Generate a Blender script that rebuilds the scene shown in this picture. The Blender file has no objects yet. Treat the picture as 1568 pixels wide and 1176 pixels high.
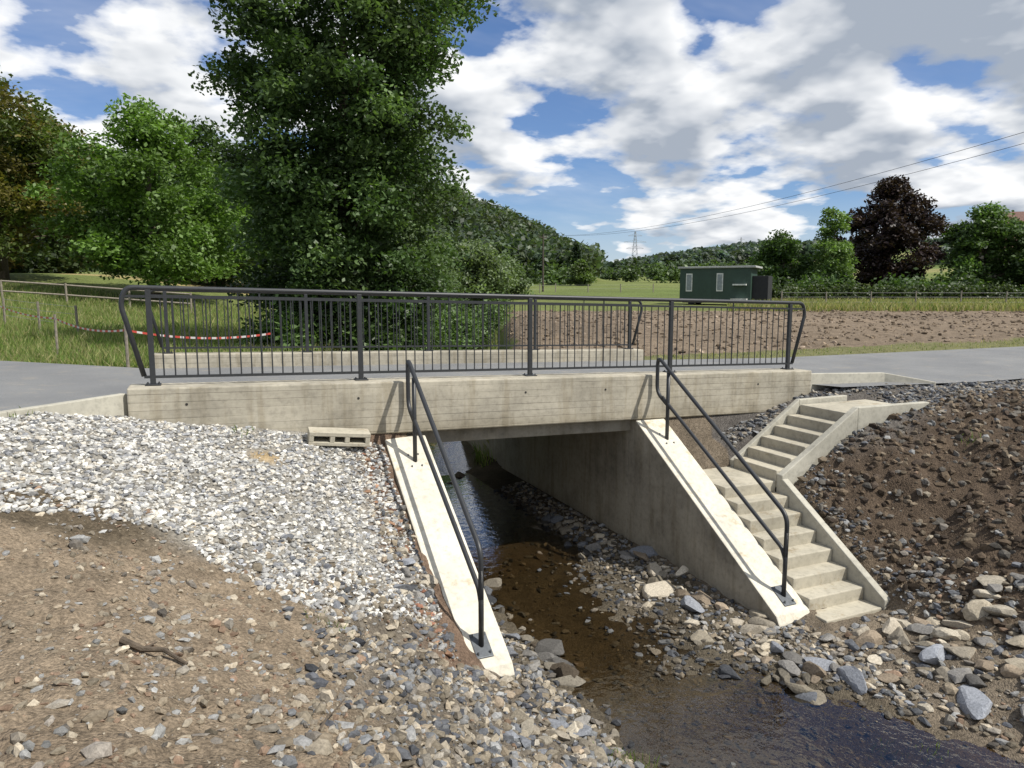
import bpy, math, random
import bmesh
import numpy as np
from mathutils import Vector, Matrix
rng=np.random.default_rng(7); random.seed(7)
scene=bpy.context.scene
CAM=(0.51,-9.19,0.0)
CY,SY=0.9164,0.4003
def W(R,D):            # valley axes (right, forward) -> world x,y
    return CAM[0]+CY*R+SY*D, CAM[1]-SY*R+CY*D
# ---------------------------------------------------------------- noise
def _h(ix,iy,s):
    v=np.sin(ix*127.1+iy*311.7+s*74.7)*43758.5453
    return v-np.floor(v)
def vn(x,y,s=0):
    ix=np.floor(x);iy=np.floor(y);fx=x-ix;fy=y-iy
    fx=fx*fx*(3-2*fx);fy=fy*fy*(3-2*fy)
    a=_h(ix,iy,s);b=_h(ix+1,iy,s);c=_h(ix,iy+1,s);d=_h(ix+1,iy+1,s)
    return (a*(1-fx)+b*fx)*(1-fy)+(c*(1-fx)+d*fx)*fy-0.5
def fbm(x,y,s=0,o=4):
    r=0;a=1;f=1
    for i in range(o):
        c_,s_=math.cos(.6*i+.4),math.sin(.6*i+.4)
        r=r+a*vn((x*c_-y*s_)*f,(x*s_+y*c_)*f,s+i*3.3);a*=.5;f*=2.03
    return r
def sst(a,b,x):
    t=np.clip((x-a)/(b-a),0,1);return t*t*(3-2*t)
# ---------------------------------------------------------------- heights
def zb(x): return -1.07-0.0225*x
def zroad(x): return -1.32-0.0225*np.clip(x,-8,14)
KX=np.array([-60,-6,-2,-1,0,1.2,2.2,2.76,3.24,4.2,5.6,6.6,7.08,8.02,8.2,9.3,10.5,12,16,60.])
ROWS=[(-16,[-1.5,-1.5,-1.5,-1.55,-1.6,-2.0,-2.7,-3.1,-3.5,-4.05,-4.1,-4.0,-3.8,-3.2,-3.1,-2.5,-2.0,-1.7,-1.6,-1.6]),
(-9.2,[-1.5,-1.55,-1.58,-1.6,-1.62,-1.95,-2.6,-3.05,-3.45,-4.05,-4.1,-4.0,-3.8,-3.2,-3.1,-2.5,-2.0,-1.75,-1.65,-1.6]),
(-6.5,[-1.5,-1.6,-1.65,-1.72,-1.8,-2.25,-2.9,-3.3,-3.6,-4.01,-4.09,-4.05,-3.93,-3.45,-3.35,-2.65,-2.1,-1.8,-1.65,-1.6]),
(-4.5,[-1.5,-1.5,-1.6,-1.75,-2.0,-2.6,-3.25,-3.65,-3.85,-4.02,-4.07,-3.94,-3.84,-3.62,-3.52,-2.85,-2.3,-1.85,-1.65,-1.6]),
(-3.2,[-1.5,-1.2,-1.28,-1.52,-1.95,-2.58,-3.2,-3.64,-3.86,-4.04,-3.96,-3.86,-3.84,-3.86,-3.58,-2.9,-2.2,-1.8,-1.65,-1.6]),
(-1.7,[-1.4,-1.16,-1.18,-1.29,-1.66,-2.1,-2.65,-2.95,-3.86,-4.05,-3.94,-3.82,-3.3,-3.3,-2.62,-1.98,-1.78,-1.68,-1.65,-1.6]),
(-1.45,[-1.4,-1.16,-1.18,-1.25,-1.62,-2.0,-2.5,-2.82,-3.86,-4.05,-3.95,-3.82,-3.1,-3.1,-3.0,-2.4,-1.95,-1.68,-1.65,-1.6]),
(-0.62,[-1.4,-1.16,-1.17,-1.19,-1.5,-1.8,-2.1,-2.35,-3.88,-4.05,-3.99,-3.82,-2.95,-2.9,-2.8,-2.3,-1.9,-1.66,-1.66,-1.7]),
(-0.45,[-1.4,-1.16,-1.17,-1.19,-1.48,-1.74,-1.98,-2.2,-3.88,-4.05,-3.99,-3.82,-2.7,-2.4,-2.32,-1.88,-1.62,-1.64,-1.7,-1.7]),
(-0.05,[-1.4,-1.16,-1.17,-1.19,-1.45,-1.62,-1.78,-1.97,-3.88,-4.05,-4.0,-3.82,-2.55,-2.28,-2.22,-1.85,-1.58,-1.62,-1.7,-1.7])]
RY=np.array([r[0] for r in ROWS],float);RZ=np.array([r[1] for r in ROWS],float)
def table(x,y):
    xc=np.clip(x,KX[0],KX[-1]);yc=np.clip(y,RY[0],RY[-1])
    i=np.clip(np.searchsorted(KX,xc,side='right')-1,0,len(KX)-2)
    j=np.clip(np.searchsorted(RY,yc,side='right')-1,0,len(RY)-2)
    fx=(xc-KX[i])/(KX[i+1]-KX[i]);fy=(yc-RY[j])/(RY[j+1]-RY[j])
    return (RZ[j,i]*(1-fx)+RZ[j,i+1]*fx)*(1-fy)+(RZ[j+1,i]*(1-fx)+RZ[j+1,i+1]*fx)*fy
def RD(x,y):
    dx=x-CAM[0];dy=y-CAM[1]
    return CY*dx-SY*dy, SY*dx+CY*dy
def streamx(y): return 4.9+0.42*np.maximum(y-6,0)
def bedz(y):return np.interp(y,[6,11,30,120],[2.4,1.7,1.2,.6])
def field(x,y):
    R,D=RD(x,y)
    z=np.interp(D,[-1e4,20,57,100,150,300,500,1000,3000],[-1.6,-1.6,-.85,.2,1.9,5.4,9,14,20])
    z=z+sst(8,33,-R)*sst(15,50,D)*2.4
    u=R/np.maximum(D,1)
    hA=np.interp(u,[-1.5,-.7,-.35,-.2,-.085,0,.05,.1,.13],[45,45,45,38,31,22,14,4,0])*sst(170,350,D)
    hB=np.interp(u,[.1,.2,.3,.38,.7,1.5],[0,20,32,42,50,54])*sst(450,1000,D)
    big=sst(150,600,np.abs(R)-.9*np.abs(D))*30
    z=z+hA*(1+.15*vn(x/60,y/60,5))+hB*(1+.2*vn(x/150,y/150,6))+big
    return z
def height(x,y,detail=True):
    x=np.asarray(x,float);y=np.asarray(y,float)
    f=field(x,y)
    dist=np.abs(x-streamx(y))
    bed=f-bedz(y)
    wch=np.interp(y,[6,11],[4.2,2.7])
    ch=(1-sst(1.1,wch,dist))*(y>5.2)*(1-sst(100,130,y))
    f2=f*(1-ch)+bed*ch
    t=table(x,y)
    wy=sst(5.4,6.5,y)
    far=sst(22,50,np.hypot(x-3,y+4))
    w=np.maximum(wy,far)
    mid=(y>-0.05)&(y<=5.6)
    under=(x>3.0)&(x<6.84)
    tm=np.where(under,-4.06+.22*sst(5.4,6.6,x),zroad(x)-.12)
    tm=np.where(mid,tm,t)
    z=tm*(1-w)+f2*w
    inroad=(y>-.3)&(y<5.5)&(~((x>2.7)&(x<7.1)))
    z=np.where(inroad&((y>0)|(x>10.2)),np.minimum(z,zroad(x)-.08),z)
    spl=(x<-.4)&(y>-.02+(x+.5)*1.04)&(y<7.4)&(y>-3.3)
    z=np.where(spl,np.minimum(z,zroad(x)-.08),z)
    if detail:
        near=(1-sst(14,30,np.hypot(x-4,y+4)))
        soil=np.where(y<-.1,1,.0)
        fl=1-.6*sst(-1,-2,x)*sst(-3.5,-2.5,y)
        z=z+near*soil*fl*(.05*fbm(x*1.7,y*1.7,1)+.04*fbm(x*7,y*7,2,3))*np.where((x>3.2)&(x<6.7),.8,1)
        rb=sst(8.3,9.2,x)*near*soil*(y<-1.8)
        z=z+rb*.13*fbm(x*2.6,y*2.6,9,4)
        z=z+near*(x<1.8)*(y<-2.8)*.03*fbm(x*9,y*9,17,3)
        z=z+PLOW(x,y)*.12*fbm(x*2.2,y*2.2,4,3)
    return z
def PLOW(x,y):
    R,D=RD(x,y)
    e=.8*fbm(x*.3,y*.3,12,3)
    a=(x-streamx(y)>2.5+e)&(y>6.4+.4*e)&(D<46+e+R*.02)&(x<70)
    return a.astype(float)
# ---------------------------------------------------------------- mesh helpers
def link(o,parent=None):
    scene.collection.objects.link(o)
    if parent is not None:o.parent=parent
    return o
def npmesh(name,V,F,mats=(),col=None,parent=None,smooth=False,matidx=None):
    me=bpy.data.meshes.new(name)
    V=np.ascontiguousarray(V,np.float32);F=np.ascontiguousarray(F,np.int32)
    n,k=F.shape
    me.vertices.add(len(V));me.vertices.foreach_set('co',V.ravel())
    me.loops.add(n*k);me.loops.foreach_set('vertex_index',F.ravel())
    me.polygons.add(n);me.polygons.foreach_set('loop_start',np.arange(0,n*k,k,dtype=np.int32))
    me.update(calc_edges=True)
    me.polygons.foreach_set('use_smooth',np.full(n,bool(smooth)))
    if col is not None:
        at=me.color_attributes.new('Col','FLOAT_COLOR','POINT')
        c=np.ones((len(V),4),np.float32);c[:,:3]=col
        at.data.foreach_set('color',c.ravel())
    for m in mats:me.materials.append(m)
    if matidx is not None:me.polygons.foreach_set('material_index',np.asarray(matidx,np.int32))
    return link(bpy.data.objects.new(name,me),parent)
def empty(name,loc=(0,0,0)):
    e=bpy.data.objects.new(name,None);e.location=loc;return link(e)
class MB:
    def __init__(s):s.v=[];s.f=[];s.m=[]
    def hexa(s,p,m=0):
        b=len(s.v);s.v+=[tuple(q) for q in p]
        for f in((0,3,2,1),(4,5,6,7),(0,1,5,4),(1,2,6,5),(2,3,7,6),(3,0,4,7)):
            s.f.append(tuple(b+i for i in f));s.m.append(m)
    def box(s,x0,x1,y0,y1,z0,z1,m=0):
        g=lambda z,x:z(x) if callable(z) else z
        s.hexa([(x0,y0,g(z0,x0)),(x1,y0,g(z0,x1)),(x1,y1,g(z0,x1)),(x0,y1,g(z0,x0)),
                (x0,y0,g(z1,x0)),(x1,y0,g(z1,x1)),(x1,y1,g(z1,x1)),(x0,y1,g(z1,x0))],m)
    def obox(s,a,b,w,z0a,z1a,z0b,z1b,m=0):
        a=Vector(a);b=Vector(b);d=(b-a).normalized();n=Vector((-d.y,d.x))*w/2
        s.hexa([(a.x-n.x,a.y-n.y,z0a),(b.x-n.x,b.y-n.y,z0b),(b.x+n.x,b.y+n.y,z0b),(a.x+n.x,a.y+n.y,z0a),
                (a.x-n.x,a.y-n.y,z1a),(b.x-n.x,b.y-n.y,z1b),(b.x+n.x,b.y+n.y,z1b),(a.x+n.x,a.y+n.y,z1a)],m)
    def tube(s,pts,r,seg=10,m=0,r2=None):
        pts=[Vector(p) for p in pts];n=len(pts);b=len(s.v);up=None
        for i,p in enumerate(pts):
            t=(pts[min(i+1,n-1)]-pts[max(i-1,0)]).normalized()
            if up is None:
                up=Vector((0,0,1)) if abs(t.z)<.9 else Vector((0,1,0))
            sd=t.cross(up).normalized();up=sd.cross(t).normalized()
            rr=r if r2 is None else r+(r2-r)*i/(n-1)
            for k in range(seg):
                a=2*math.pi*k/seg;s.v.append(tuple(p+sd*math.cos(a)*rr+up*math.sin(a)*rr))
        for i in range(n-1):
            for k in range(seg):
                k2=(k+1)%seg
                s.f.append((b+i*seg+k,b+i*seg+k2,b+(i+1)*seg+k2,b+(i+1)*seg+k));s.m.append(m)
        s.f.append(tuple(b+k for k in range(seg))[::-1]);s.m.append(m)
        s.f.append(tuple(b+(n-1)*seg+k for k in range(seg)));s.m.append(m)
    def obj(s,name,mats,parent=None,bevel=0,smooth=False):
        me=bpy.data.meshes.new(name);me.from_pydata(s.v,[],s.f)
        for m in mats:me.materials.append(m)
        for p,mi in zip(me.polygons,s.m):p.material_index=mi;p.use_smooth=smooth and len(p.vertices)==4
        me.update();o=link(bpy.data.objects.new(name,me),parent)
        if bevel:
            b=o.modifiers.new('bevel','BEVEL');b.width=bevel;b.segments=2;b.limit_method='ANGLE'
        return o
def fillet(pts,r,n=5):
    pts=[Vector(p) for p in pts];out=[pts[0]]
    for i in range(1,len(pts)-1):
        a,b,c=pts[i-1],pts[i],pts[i+1]
        d1=(a-b);d2=(c-b);rr=min(r,d1.length*.45,d2.length*.45)
        p1=b+d1.normalized()*rr;p2=b+d2.normalized()*rr
        for k in range(n+1):
            t=k/n;out.append(p1*(1-t)**2+b*2*t*(1-t)+p2*t*t)
    out.append(pts[-1]);return out
# ---------------------------------------------------------------- materials
def newmat(name):
    m=bpy.data.materials.new(name);m.use_nodes=True
    nt=m.node_tree;return m,nt,nt.nodes['Principled BSDF']
def N(nt,t,**k):
    n=nt.nodes.new(t)
    for a,b in k.items():setattr(n,a,b)
    return n
def noise(nt,vec,scale,detail=5,rough=.6):
    n=N(nt,'ShaderNodeTexNoise');n.inputs['Scale'].default_value=scale;n.inputs['Detail'].default_value=detail
    n.inputs['Roughness'].default_value=rough;nt.links.new(vec,n.inputs['Vector']);return n.outputs['Fac']
def ramp(nt,fac,stops):
    r=N(nt,'ShaderNodeValToRGB');e=r.color_ramp.elements
    while len(e)<len(stops):e.new(.5)
    for i,(p,c) in enumerate(stops):
        e[i].position=p;e[i].color=(c if len(c)==4 else (*c,1)) if not isinstance(c,(int,float)) else (c,c,c,1)
    nt.links.new(fac,r.inputs['Fac']);return r.outputs['Color']
def mul(nt,a,b,fac=1,mode='MULTIPLY'):
    m=N(nt,'ShaderNodeMix',data_type='RGBA',blend_type=mode);m.inputs[0].default_value=fac
    for s,i in((a,6),(b,7)):
        if isinstance(s,tuple):m.inputs[i].default_value=(*s,1)
        else:nt.links.new(s,m.inputs[i])
    return m.outputs[2]
def math_(nt,op,a,b=None,c=None,clamp=False):
    m=N(nt,'ShaderNodeMath',operation=op);m.use_clamp=clamp
    for i,s in enumerate((a,b,c)):
        if s is None:continue
        if isinstance(s,(int,float)):m.inputs[i].default_value=s
        else:nt.links.new(s,m.inputs[i])
    return m.outputs[0]
def bump(nt,h,strength,dist,bsdf,normal=None):
    b=N(nt,'ShaderNodeBump');b.inputs['Strength'].default_value=strength;b.inputs['Distance'].default_value=dist
    nt.links.new(h,b.inputs['Height'])
    if normal:nt.links.new(normal,b.inputs['Normal'])
    nt.links.new(b.outputs['Normal'],bsdf.inputs['Normal']);return b.outputs['Normal']
def pos(nt):return N(nt,'ShaderNodeNewGeometry').outputs['Position']
def mapping(nt,v,scale):
    m=N(nt,'ShaderNodeMapping');m.inputs['Scale'].default_value=scale;nt.links.new(v,m.inputs['Vector']);return m.outputs[0]

def concrete(name,base,boards=False,stain=.35,streak=True,bstr=.6,splash=None):
    m,nt,b=newmat(name);p=pos(nt)
    n1=noise(nt,p,1.3,6,.65);n2=noise(nt,p,14,5,.7)
    c=ramp(nt,n1,[(.3,tuple(x*(1-stain) for x in base)),(.55,base),(.75,tuple(x*1.12 for x in base))])
    c=mul(nt,c,ramp(nt,n2,[(.3,.78),(.5,1.),(.75,1.08)]))
    if streak:
        s=noise(nt,mapping(nt,p,(7,7,.7)),1,4,.6)
        c=mul(nt,c,ramp(nt,s,[(.35,(.72,.68,.61)),(.5,(1,1,1))]),.6)
    sx=N(nt,'ShaderNodeSeparateXYZ');nt.links.new(p,sx.inputs[0])
    h=math_(nt,'MULTIPLY',n2,.6)
    if boards:
        zz=math_(nt,'MULTIPLY_ADD',sx.outputs[0],.0225,sx.outputs[2])
        bz=math_(nt,'MULTIPLY',zz,10.5)
        fr=math_(nt,'FRACT',bz)
        e=math_(nt,'ABSOLUTE',math_(nt,'SUBTRACT',fr,.5))
        line=math_(nt,'GREATER_THAN',e,.465)
        fl=math_(nt,'FLOOR',bz);cx=N(nt,'ShaderNodeCombineXYZ')
        nt.links.new(math_(nt,'MULTIPLY',sx.outputs[0],.45),cx.inputs[0]);nt.links.new(math_(nt,'MULTIPLY',fl,3.7),cx.inputs[1])
        tone=noise(nt,cx.outputs[0],1.3,1)
        c=mul(nt,c,ramp(nt,tone,[(.3,.84),(.6,1.04)]),.8)
        msk=ramp(nt,noise(nt,cx.outputs[0],.9,1),[(.42,.1),(.55,1.)])
        lm=math_(nt,'MULTIPLY',line,msk)
        c=mul(nt,c,ramp(nt,lm,[(0,1.),(1,.6)]))
        g=noise(nt,mapping(nt,p,(2,2,22)),1,4)
        c=mul(nt,c,ramp(nt,g,[(.35,.88),(.6,1.03)]),.6)
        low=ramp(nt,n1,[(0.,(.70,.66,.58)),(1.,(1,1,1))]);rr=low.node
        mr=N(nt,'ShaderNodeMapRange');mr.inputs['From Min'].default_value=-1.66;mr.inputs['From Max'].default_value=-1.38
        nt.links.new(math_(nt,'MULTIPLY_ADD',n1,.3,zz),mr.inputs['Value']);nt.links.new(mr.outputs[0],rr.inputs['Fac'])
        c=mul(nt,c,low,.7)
        h=math_(nt,'SUBTRACT',h,math_(nt,'MULTIPLY',lm,.9))
    if splash:
        s2=noise(nt,p,3.1,6,.75)
        c=mul(nt,c,ramp(nt,s2,[(.56,(1,1,1)),(.66,splash)]),.7)
    vo=N(nt,'ShaderNodeTexVoronoi');vo.inputs['Scale'].default_value=38;nt.links.new(p,vo.inputs['Vector'])
    c=mul(nt,c,ramp(nt,vo.outputs['Distance'],[(.07,.6),(.12,1.)]),.6)
    nt.links.new(c,b.inputs['Base Color']);b.inputs['Roughness'].default_value=.9
    b.inputs['Specular IOR Level'].default_value=.2
    bump(nt,h,bstr,.008,b);return m
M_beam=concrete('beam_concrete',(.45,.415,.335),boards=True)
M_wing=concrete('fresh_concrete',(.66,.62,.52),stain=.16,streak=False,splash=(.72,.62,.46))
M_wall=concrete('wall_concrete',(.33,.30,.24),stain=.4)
M_stair=concrete('stair_concrete',(.46,.425,.34),stain=.28,streak=False,splash=(.6,.5,.38))
M_kerb=concrete('kerb_concrete',(.46,.44,.37),stain=.25,streak=False)
def simple(name,col,rough=.6,metal=0,var=.2,sc=6,bmp=.0):
    m,nt,b=newmat(name);n=noise(nt,pos(nt),sc,4)
    c=ramp(nt,n,[(.3,tuple(x*(1-var) for x in col)),(.7,tuple(min(1,x*(1+var)) for x in col))])
    nt.links.new(c,b.inputs['Base Color']);b.inputs['Roughness'].default_value=rough;b.inputs['Metallic'].default_value=metal
    if bmp:bump(nt,noise(nt,pos(nt),sc*6,3),bmp,.01,b)
    return m
M_steel=simple('anthracite_painted_steel',(.030,.032,.035),.45,0,.15,20)
M_plate=simple('galvanised_plate',(.10,.11,.12),.45,.4,.2,30)
def stonemat():
    m,nt,b=newmat('crushed_stone');a=N(nt,'ShaderNodeAttribute',attribute_name='Col')
    n=noise(nt,pos(nt),48,3,.7)
    c=mul(nt,a.outputs['Color'],ramp(nt,n,[(.3,.7),(.7,1.3)]))
    nt.links.new(c,b.inputs['Base Color']);b.inputs['Roughness'].default_value=.9;b.inputs['Specular IOR Level'].default_value=.12
    bump(nt,n,.6,.008,b);return m
M_stone=stonemat()
def leafmat(name,tr,spec,rough):
    m,nt,b=newmat(name);a=N(nt,'ShaderNodeAttribute',attribute_name='Col')
    nt.links.new(a.outputs['Color'],b.inputs['Base Color']);b.inputs['Roughness'].default_value=rough;b.inputs['Specular IOR Level'].default_value=spec
    t=N(nt,'ShaderNodeBsdfTranslucent');nt.links.new(mul(nt,a.outputs['Color'],(1.5,1.7,.7)),t.inputs['Color'])
    mx=N(nt,'ShaderNodeMixShader');mx.inputs[0].default_value=tr
    nt.links.new(b.outputs[0],mx.inputs[1]);nt.links.new(t.outputs[0],mx.inputs[2])
    nt.links.new(mx.outputs[0],nt.nodes['Material Output'].inputs['Surface']);return m
M_leaf=leafmat('leaves',.3,.4,.5)
M_grass=leafmat('grass_blades',.35,.3,.6)
M_bark=simple('bark',(.09,.07,.05),.9,0,.35,12,.8)
def ground_mat():
    m,nt,b=newmat('earth_and_fields');p=pos(nt)
    a=N(nt,'ShaderNodeAttribute',attribute_name='Col')
    n1=noise(nt,p,2.6,6,.75);n2=noise(nt,p,30,4,.75);n3=noise(nt,p,.08,3,.6)
    c=mul(nt,a.outputs['Color'],ramp(nt,n1,[(.3,.62),(.5,1.),(.72,1.28)]))
    c=mul(nt,c,ramp(nt,n2,[(.3,.55),(.5,1.),(.7,1.35)]))
    c=mul(nt,c,ramp(nt,n3,[(.35,.85),(.65,1.15)]))
    vo=N(nt,'ShaderNodeTexVoronoi');vo.inputs['Scale'].default_value=60;nt.links.new(p,vo.inputs['Vector'])
    c=mul(nt,c,ramp(nt,vo.outputs['Color'],[(.0,.7),(1,1.3)]),.8)
    nt.links.new(c,b.inputs['Base Color']);b.inputs['Roughness'].default_value=.95;b.inputs['Specular IOR Level'].default_value=.12
    h=math_(nt,'SUBTRACT',n2,math_(nt,'MULTIPLY',vo.outputs['Distance'],.7))
    bump(nt,h,.9,.018,b);return m
M_ground=ground_mat()
def asphalt():
    m,nt,b=newmat('asphalt');p=pos(nt)
    n1=noise(nt,p,.7,5);n2=noise(nt,p,120,3)
    c=ramp(nt,n1,[(.3,(.155,.158,.162)),(.7,(.21,.212,.21))])
    c=mul(nt,c,ramp(nt,n2,[(.3,.65),(.7,1.35)]))
    d=noise(nt,p,2.3,5,.7)
    c=mul(nt,c,ramp(nt,d,[(.55,(1,1,1)),(.72,(1.35,1.25,1.08))]))
    nt.links.new(c,b.inputs['Base Color']);b.inputs['Roughness'].default_value=.85
    bump(nt,n2,.6,.006,b);return m
M_asph=asphalt()
def water():
    m,nt,b=newmat('stream_water');nt.nodes.remove(b);p=pos(nt)
    gl=N(nt,'ShaderNodeBsdfGlossy');gl.inputs['Roughness'].default_value=.025;gl.inputs['Color'].default_value=(.97,.98,1,1)
    tr=N(nt,'ShaderNodeBsdfTransparent');tr.inputs['Color'].default_value=(.60,.53,.41,1)
    fr=N(nt,'ShaderNodeFresnel');fr.inputs['IOR'].default_value=1.36
    bp=N(nt,'ShaderNodeBump');bp.inputs['Strength'].default_value=.35;bp.inputs['Distance'].default_value=.02
    nt.links.new(noise(nt,p,7,3),bp.inputs['Height'])
    nt.links.new(bp.outputs[0],gl.inputs['Normal']);nt.links.new(bp.outputs[0],fr.inputs['Normal'])
    mx=N(nt,'ShaderNodeMixShader');nt.links.new(math_(nt,'MULTIPLY_ADD',fr.outputs[0],1.8,.01,True),mx.inputs[0])
    nt.links.new(tr.outputs[0],mx.inputs[1]);nt.links.new(gl.outputs[0],mx.inputs[2])
    nt.links.new(mx.outputs[0],nt.nodes['Material Output'].inputs['Surface']);return m
M_water=water()
# ---------------------------------------------------------------- ground sheet
def axis(lo,hi,step,g=1.03,far=2800):
    c=list(np.arange(lo,hi,step));
    s=step;x=c[-1];a=[]
    while x<far:s*=g;x+=s;a.append(x)
    s=step;x=c[0];bb=[]
    while x>-far:s*=g;x-=s;bb.append(x)
    return np.array(bb[::-1]+c+a)
gx=axis(-3.5,12.5,.045);gy=axis(-7.5,0.1,.045)
X,Y=np.meshgrid(gx,gy);x=X.ravel();y=Y.ravel()
z=height(x,y)
R,D=RD(x,y)
c=np.zeros((len(x),3))
def setc(mask,col):
    mk=np.asarray(mask,float)[:,None];c[:]=c*(1-mk)+np.array(col)*mk
n=fbm(x*.5,y*.5,20,4);nf=fbm(x*.02,y*.02,21,4)
c[:]=(.12,.155,.045)
setc(np.clip(nf*1.2+.4,0,1)*(D>20),(.17,.19,.065))
setc((vn(x/90,y/60,33)>.12)*(D>260)*.8,(.25,.23,.10))
setc((vn(x/120,y/80,35)>.15)*(D>300)*.8,(.09,.14,.04))
setc((R<-12)&(D>50)&(D<90)&(nf>-.1),(.32,.27,.12))
u_=R/np.maximum(D,1)
setc((D>180)&(u_<.1)&(D<3000),(.03,.05,.015))
setc(PLOW(x,y),(.205,.16,.115))
setc((y>5.3)&(y<6.6)&(x>10)&(PLOW(x,y)==0),(.15,.15,.07))
nearz=(y<.3)&(x>-14)&(x<24)&(y>-20)
setc(nearz,(.155,.12,.082))
setc(nearz&(x<2.6),(.205,.162,.115))
setc(nearz*(x<2.6)*sst(-.1,.4,n),(.155,.12,.085))
setc(nearz*sst(-.2,.2,y+3.1+.5*n)*(x<2.9),(.25,.235,.205))
setc(nearz*sst(.9,1.6,x+.5*n)*(x<3.3)*(y<-2.6),(.14,.12,.095))
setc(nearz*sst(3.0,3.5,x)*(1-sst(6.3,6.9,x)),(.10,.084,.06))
setc(nearz*sst(6.3,6.7,x)*(1-sst(7.8,8.4,x)),(.165,.135,.10))
setc(nearz*sst(8.0,8.5,x),(.092,.068,.048))
setc(nearz*(x>8)*sst(-2.0,-1.4,y+.6*n),(.115,.105,.095))
setc(nearz*(1-sst(.6,1.1,np.hypot((x+.7),(y+2.9)*2.6)+.4*n)),(.10,.08,.055))
setc(nearz*(1-sst(.12,.3,np.hypot(x-1.15,(y+.75)*1.2)+.15*n))*.9,(.42,.31,.17))
setc(nearz*sst(2.1,2.4,x+.2*n)*(x<2.9)*(y>-3.2),(.15,.105,.075))
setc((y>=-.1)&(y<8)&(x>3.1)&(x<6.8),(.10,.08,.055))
I=np.arange(len(x)).reshape(X.shape)
F=np.stack([I[:-1,:-1],I[:-1,1:],I[1:,1:],I[1:,:-1]],-1).reshape(-1,4)
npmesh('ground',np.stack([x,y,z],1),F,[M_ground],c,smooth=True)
xs=np.linspace(3.0,7.6,24);ys=np.linspace(-14,5.6,60)
WX,WY=np.meshgrid(xs,ys);I=np.arange(WX.size).reshape(WX.shape)
F=np.stack([I[:-1,:-1],I[:-1,1:],I[1:,1:],I[1:,:-1]],-1).reshape(-1,4)
npmesh('stream_water',np.stack([WX.ravel(),WY.ravel(),np.full(WX.size,-3.975)],1),F,[M_water],smooth=True)
mb=MB()
yy=np.linspace(5.6,60,30)
for a,b in zip(yy[:-1],yy[1:]):
    za=float(field(streamx(a),a))-bedz(a)+.08;zc=float(field(streamx(b),b))-bedz(b)+.08
    za=max(za,-3.975) if a>5.7 else -3.975;zc=max(zc,-3.975)
    i=len(mb.v);mb.v+=[(streamx(a)-1.4,a,za),(streamx(a)+1.4,a,za),(streamx(b)+1.4,b,zc),(streamx(b)-1.4,b,zc)];mb.f.append((i,i+1,i+2,i+3));mb.m.append(0)
mb.obj('stream_upstream',[M_water])
# road
rx=np.concatenate([np.arange(-90,-9,3),np.arange(-8,16,.4),np.arange(16,120,4)])
def rlo(x):
    return np.where(x<-.4,np.maximum(-3.2,.04+(x+.4)*1.04),np.where(x>10.2,-.45,.38))
def rhi(x):return np.where(x<-.3,np.minimum(7.2,5.0+(-.3-x)*.8),5.02)
V=[];nl=8
for i,xx in enumerate(rx):
    a,b=float(rlo(xx)),float(rhi(xx))
    for k in range(nl):
        V.append((xx,a+(b-a)*k/(nl-1),float(zroad(xx))))
I=np.arange(len(V)).reshape(len(rx),nl)
F=np.stack([I[:-1,:-1],I[1:,:-1],I[1:,1:],I[:-1,1:]],-1).reshape(-1,4)
npmesh('road',np.array(V),F,[M_asph])
# ---------------------------------------------------------------- bridge
BX0=-.26
br=empty('concrete_bridge')
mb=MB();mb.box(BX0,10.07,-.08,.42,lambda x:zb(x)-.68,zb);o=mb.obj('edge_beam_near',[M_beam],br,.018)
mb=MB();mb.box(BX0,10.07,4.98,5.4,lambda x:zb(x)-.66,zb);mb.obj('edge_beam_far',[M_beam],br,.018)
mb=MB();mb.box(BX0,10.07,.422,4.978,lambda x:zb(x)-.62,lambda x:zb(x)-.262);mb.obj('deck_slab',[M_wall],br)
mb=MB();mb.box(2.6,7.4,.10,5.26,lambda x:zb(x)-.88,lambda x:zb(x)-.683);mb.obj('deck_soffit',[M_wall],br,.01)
def wt(y):return -1.88+.60*y
mb=MB()
def wallbox(x0,x1):
    mb.box(x0,x1,.15,5.25,-4.5,lambda x:zb(x)-.882)
wallbox(2.68,3.24);wallbox(6.56,7.08)
mb.box(7.082,8.7,.15,.5,-4.5,lambda x:zb(x)-.684)
mb.box(1.2,2.678,.15,.5,-4.5,lambda x:zb(x)-.684)
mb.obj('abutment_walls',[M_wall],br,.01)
def wing(nm,x0,x1,y1,dz=0,sgn=-1,y0=.148):
    mb=MB()
    pr=[(y0,-4.5),(y0,wt(0)+dz),(-.05,wt(0)+dz),(-y1,wt(-y1)+dz),(-y1-.06,wt(-y1)+dz-.1),(-y1-.06,-4.5)]
    b=len(mb.v)
    for xx in(x0,x1):
        for (yy,zz) in pr: mb.v.append((xx,yy if sgn<0 else 5.4-yy,zz))
    k=len(pr)
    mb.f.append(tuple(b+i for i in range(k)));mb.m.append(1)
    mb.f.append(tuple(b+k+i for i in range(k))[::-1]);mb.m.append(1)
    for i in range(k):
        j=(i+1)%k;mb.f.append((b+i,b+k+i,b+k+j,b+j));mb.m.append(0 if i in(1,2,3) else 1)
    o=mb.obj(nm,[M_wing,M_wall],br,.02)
    bm=bmesh.new();bm.from_mesh(o.data);bmesh.ops.recalc_face_normals(bm,faces=bm.faces);bm.to_mesh(o.data);bm.free()
wing('wing_wall_left',2.68,3.24,2.97)
wing('wing_wall_right',6.56,7.08,3.08,-.03)
wing('wing_wall_far_left',2.77,3.23,2.6,0,1)
wing('wing_wall_far_right',6.61,7.07,2.8,0,1)
mb=MB()
M_hole=simple('dark_hole',(.03,.028,.025),.9)
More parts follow.
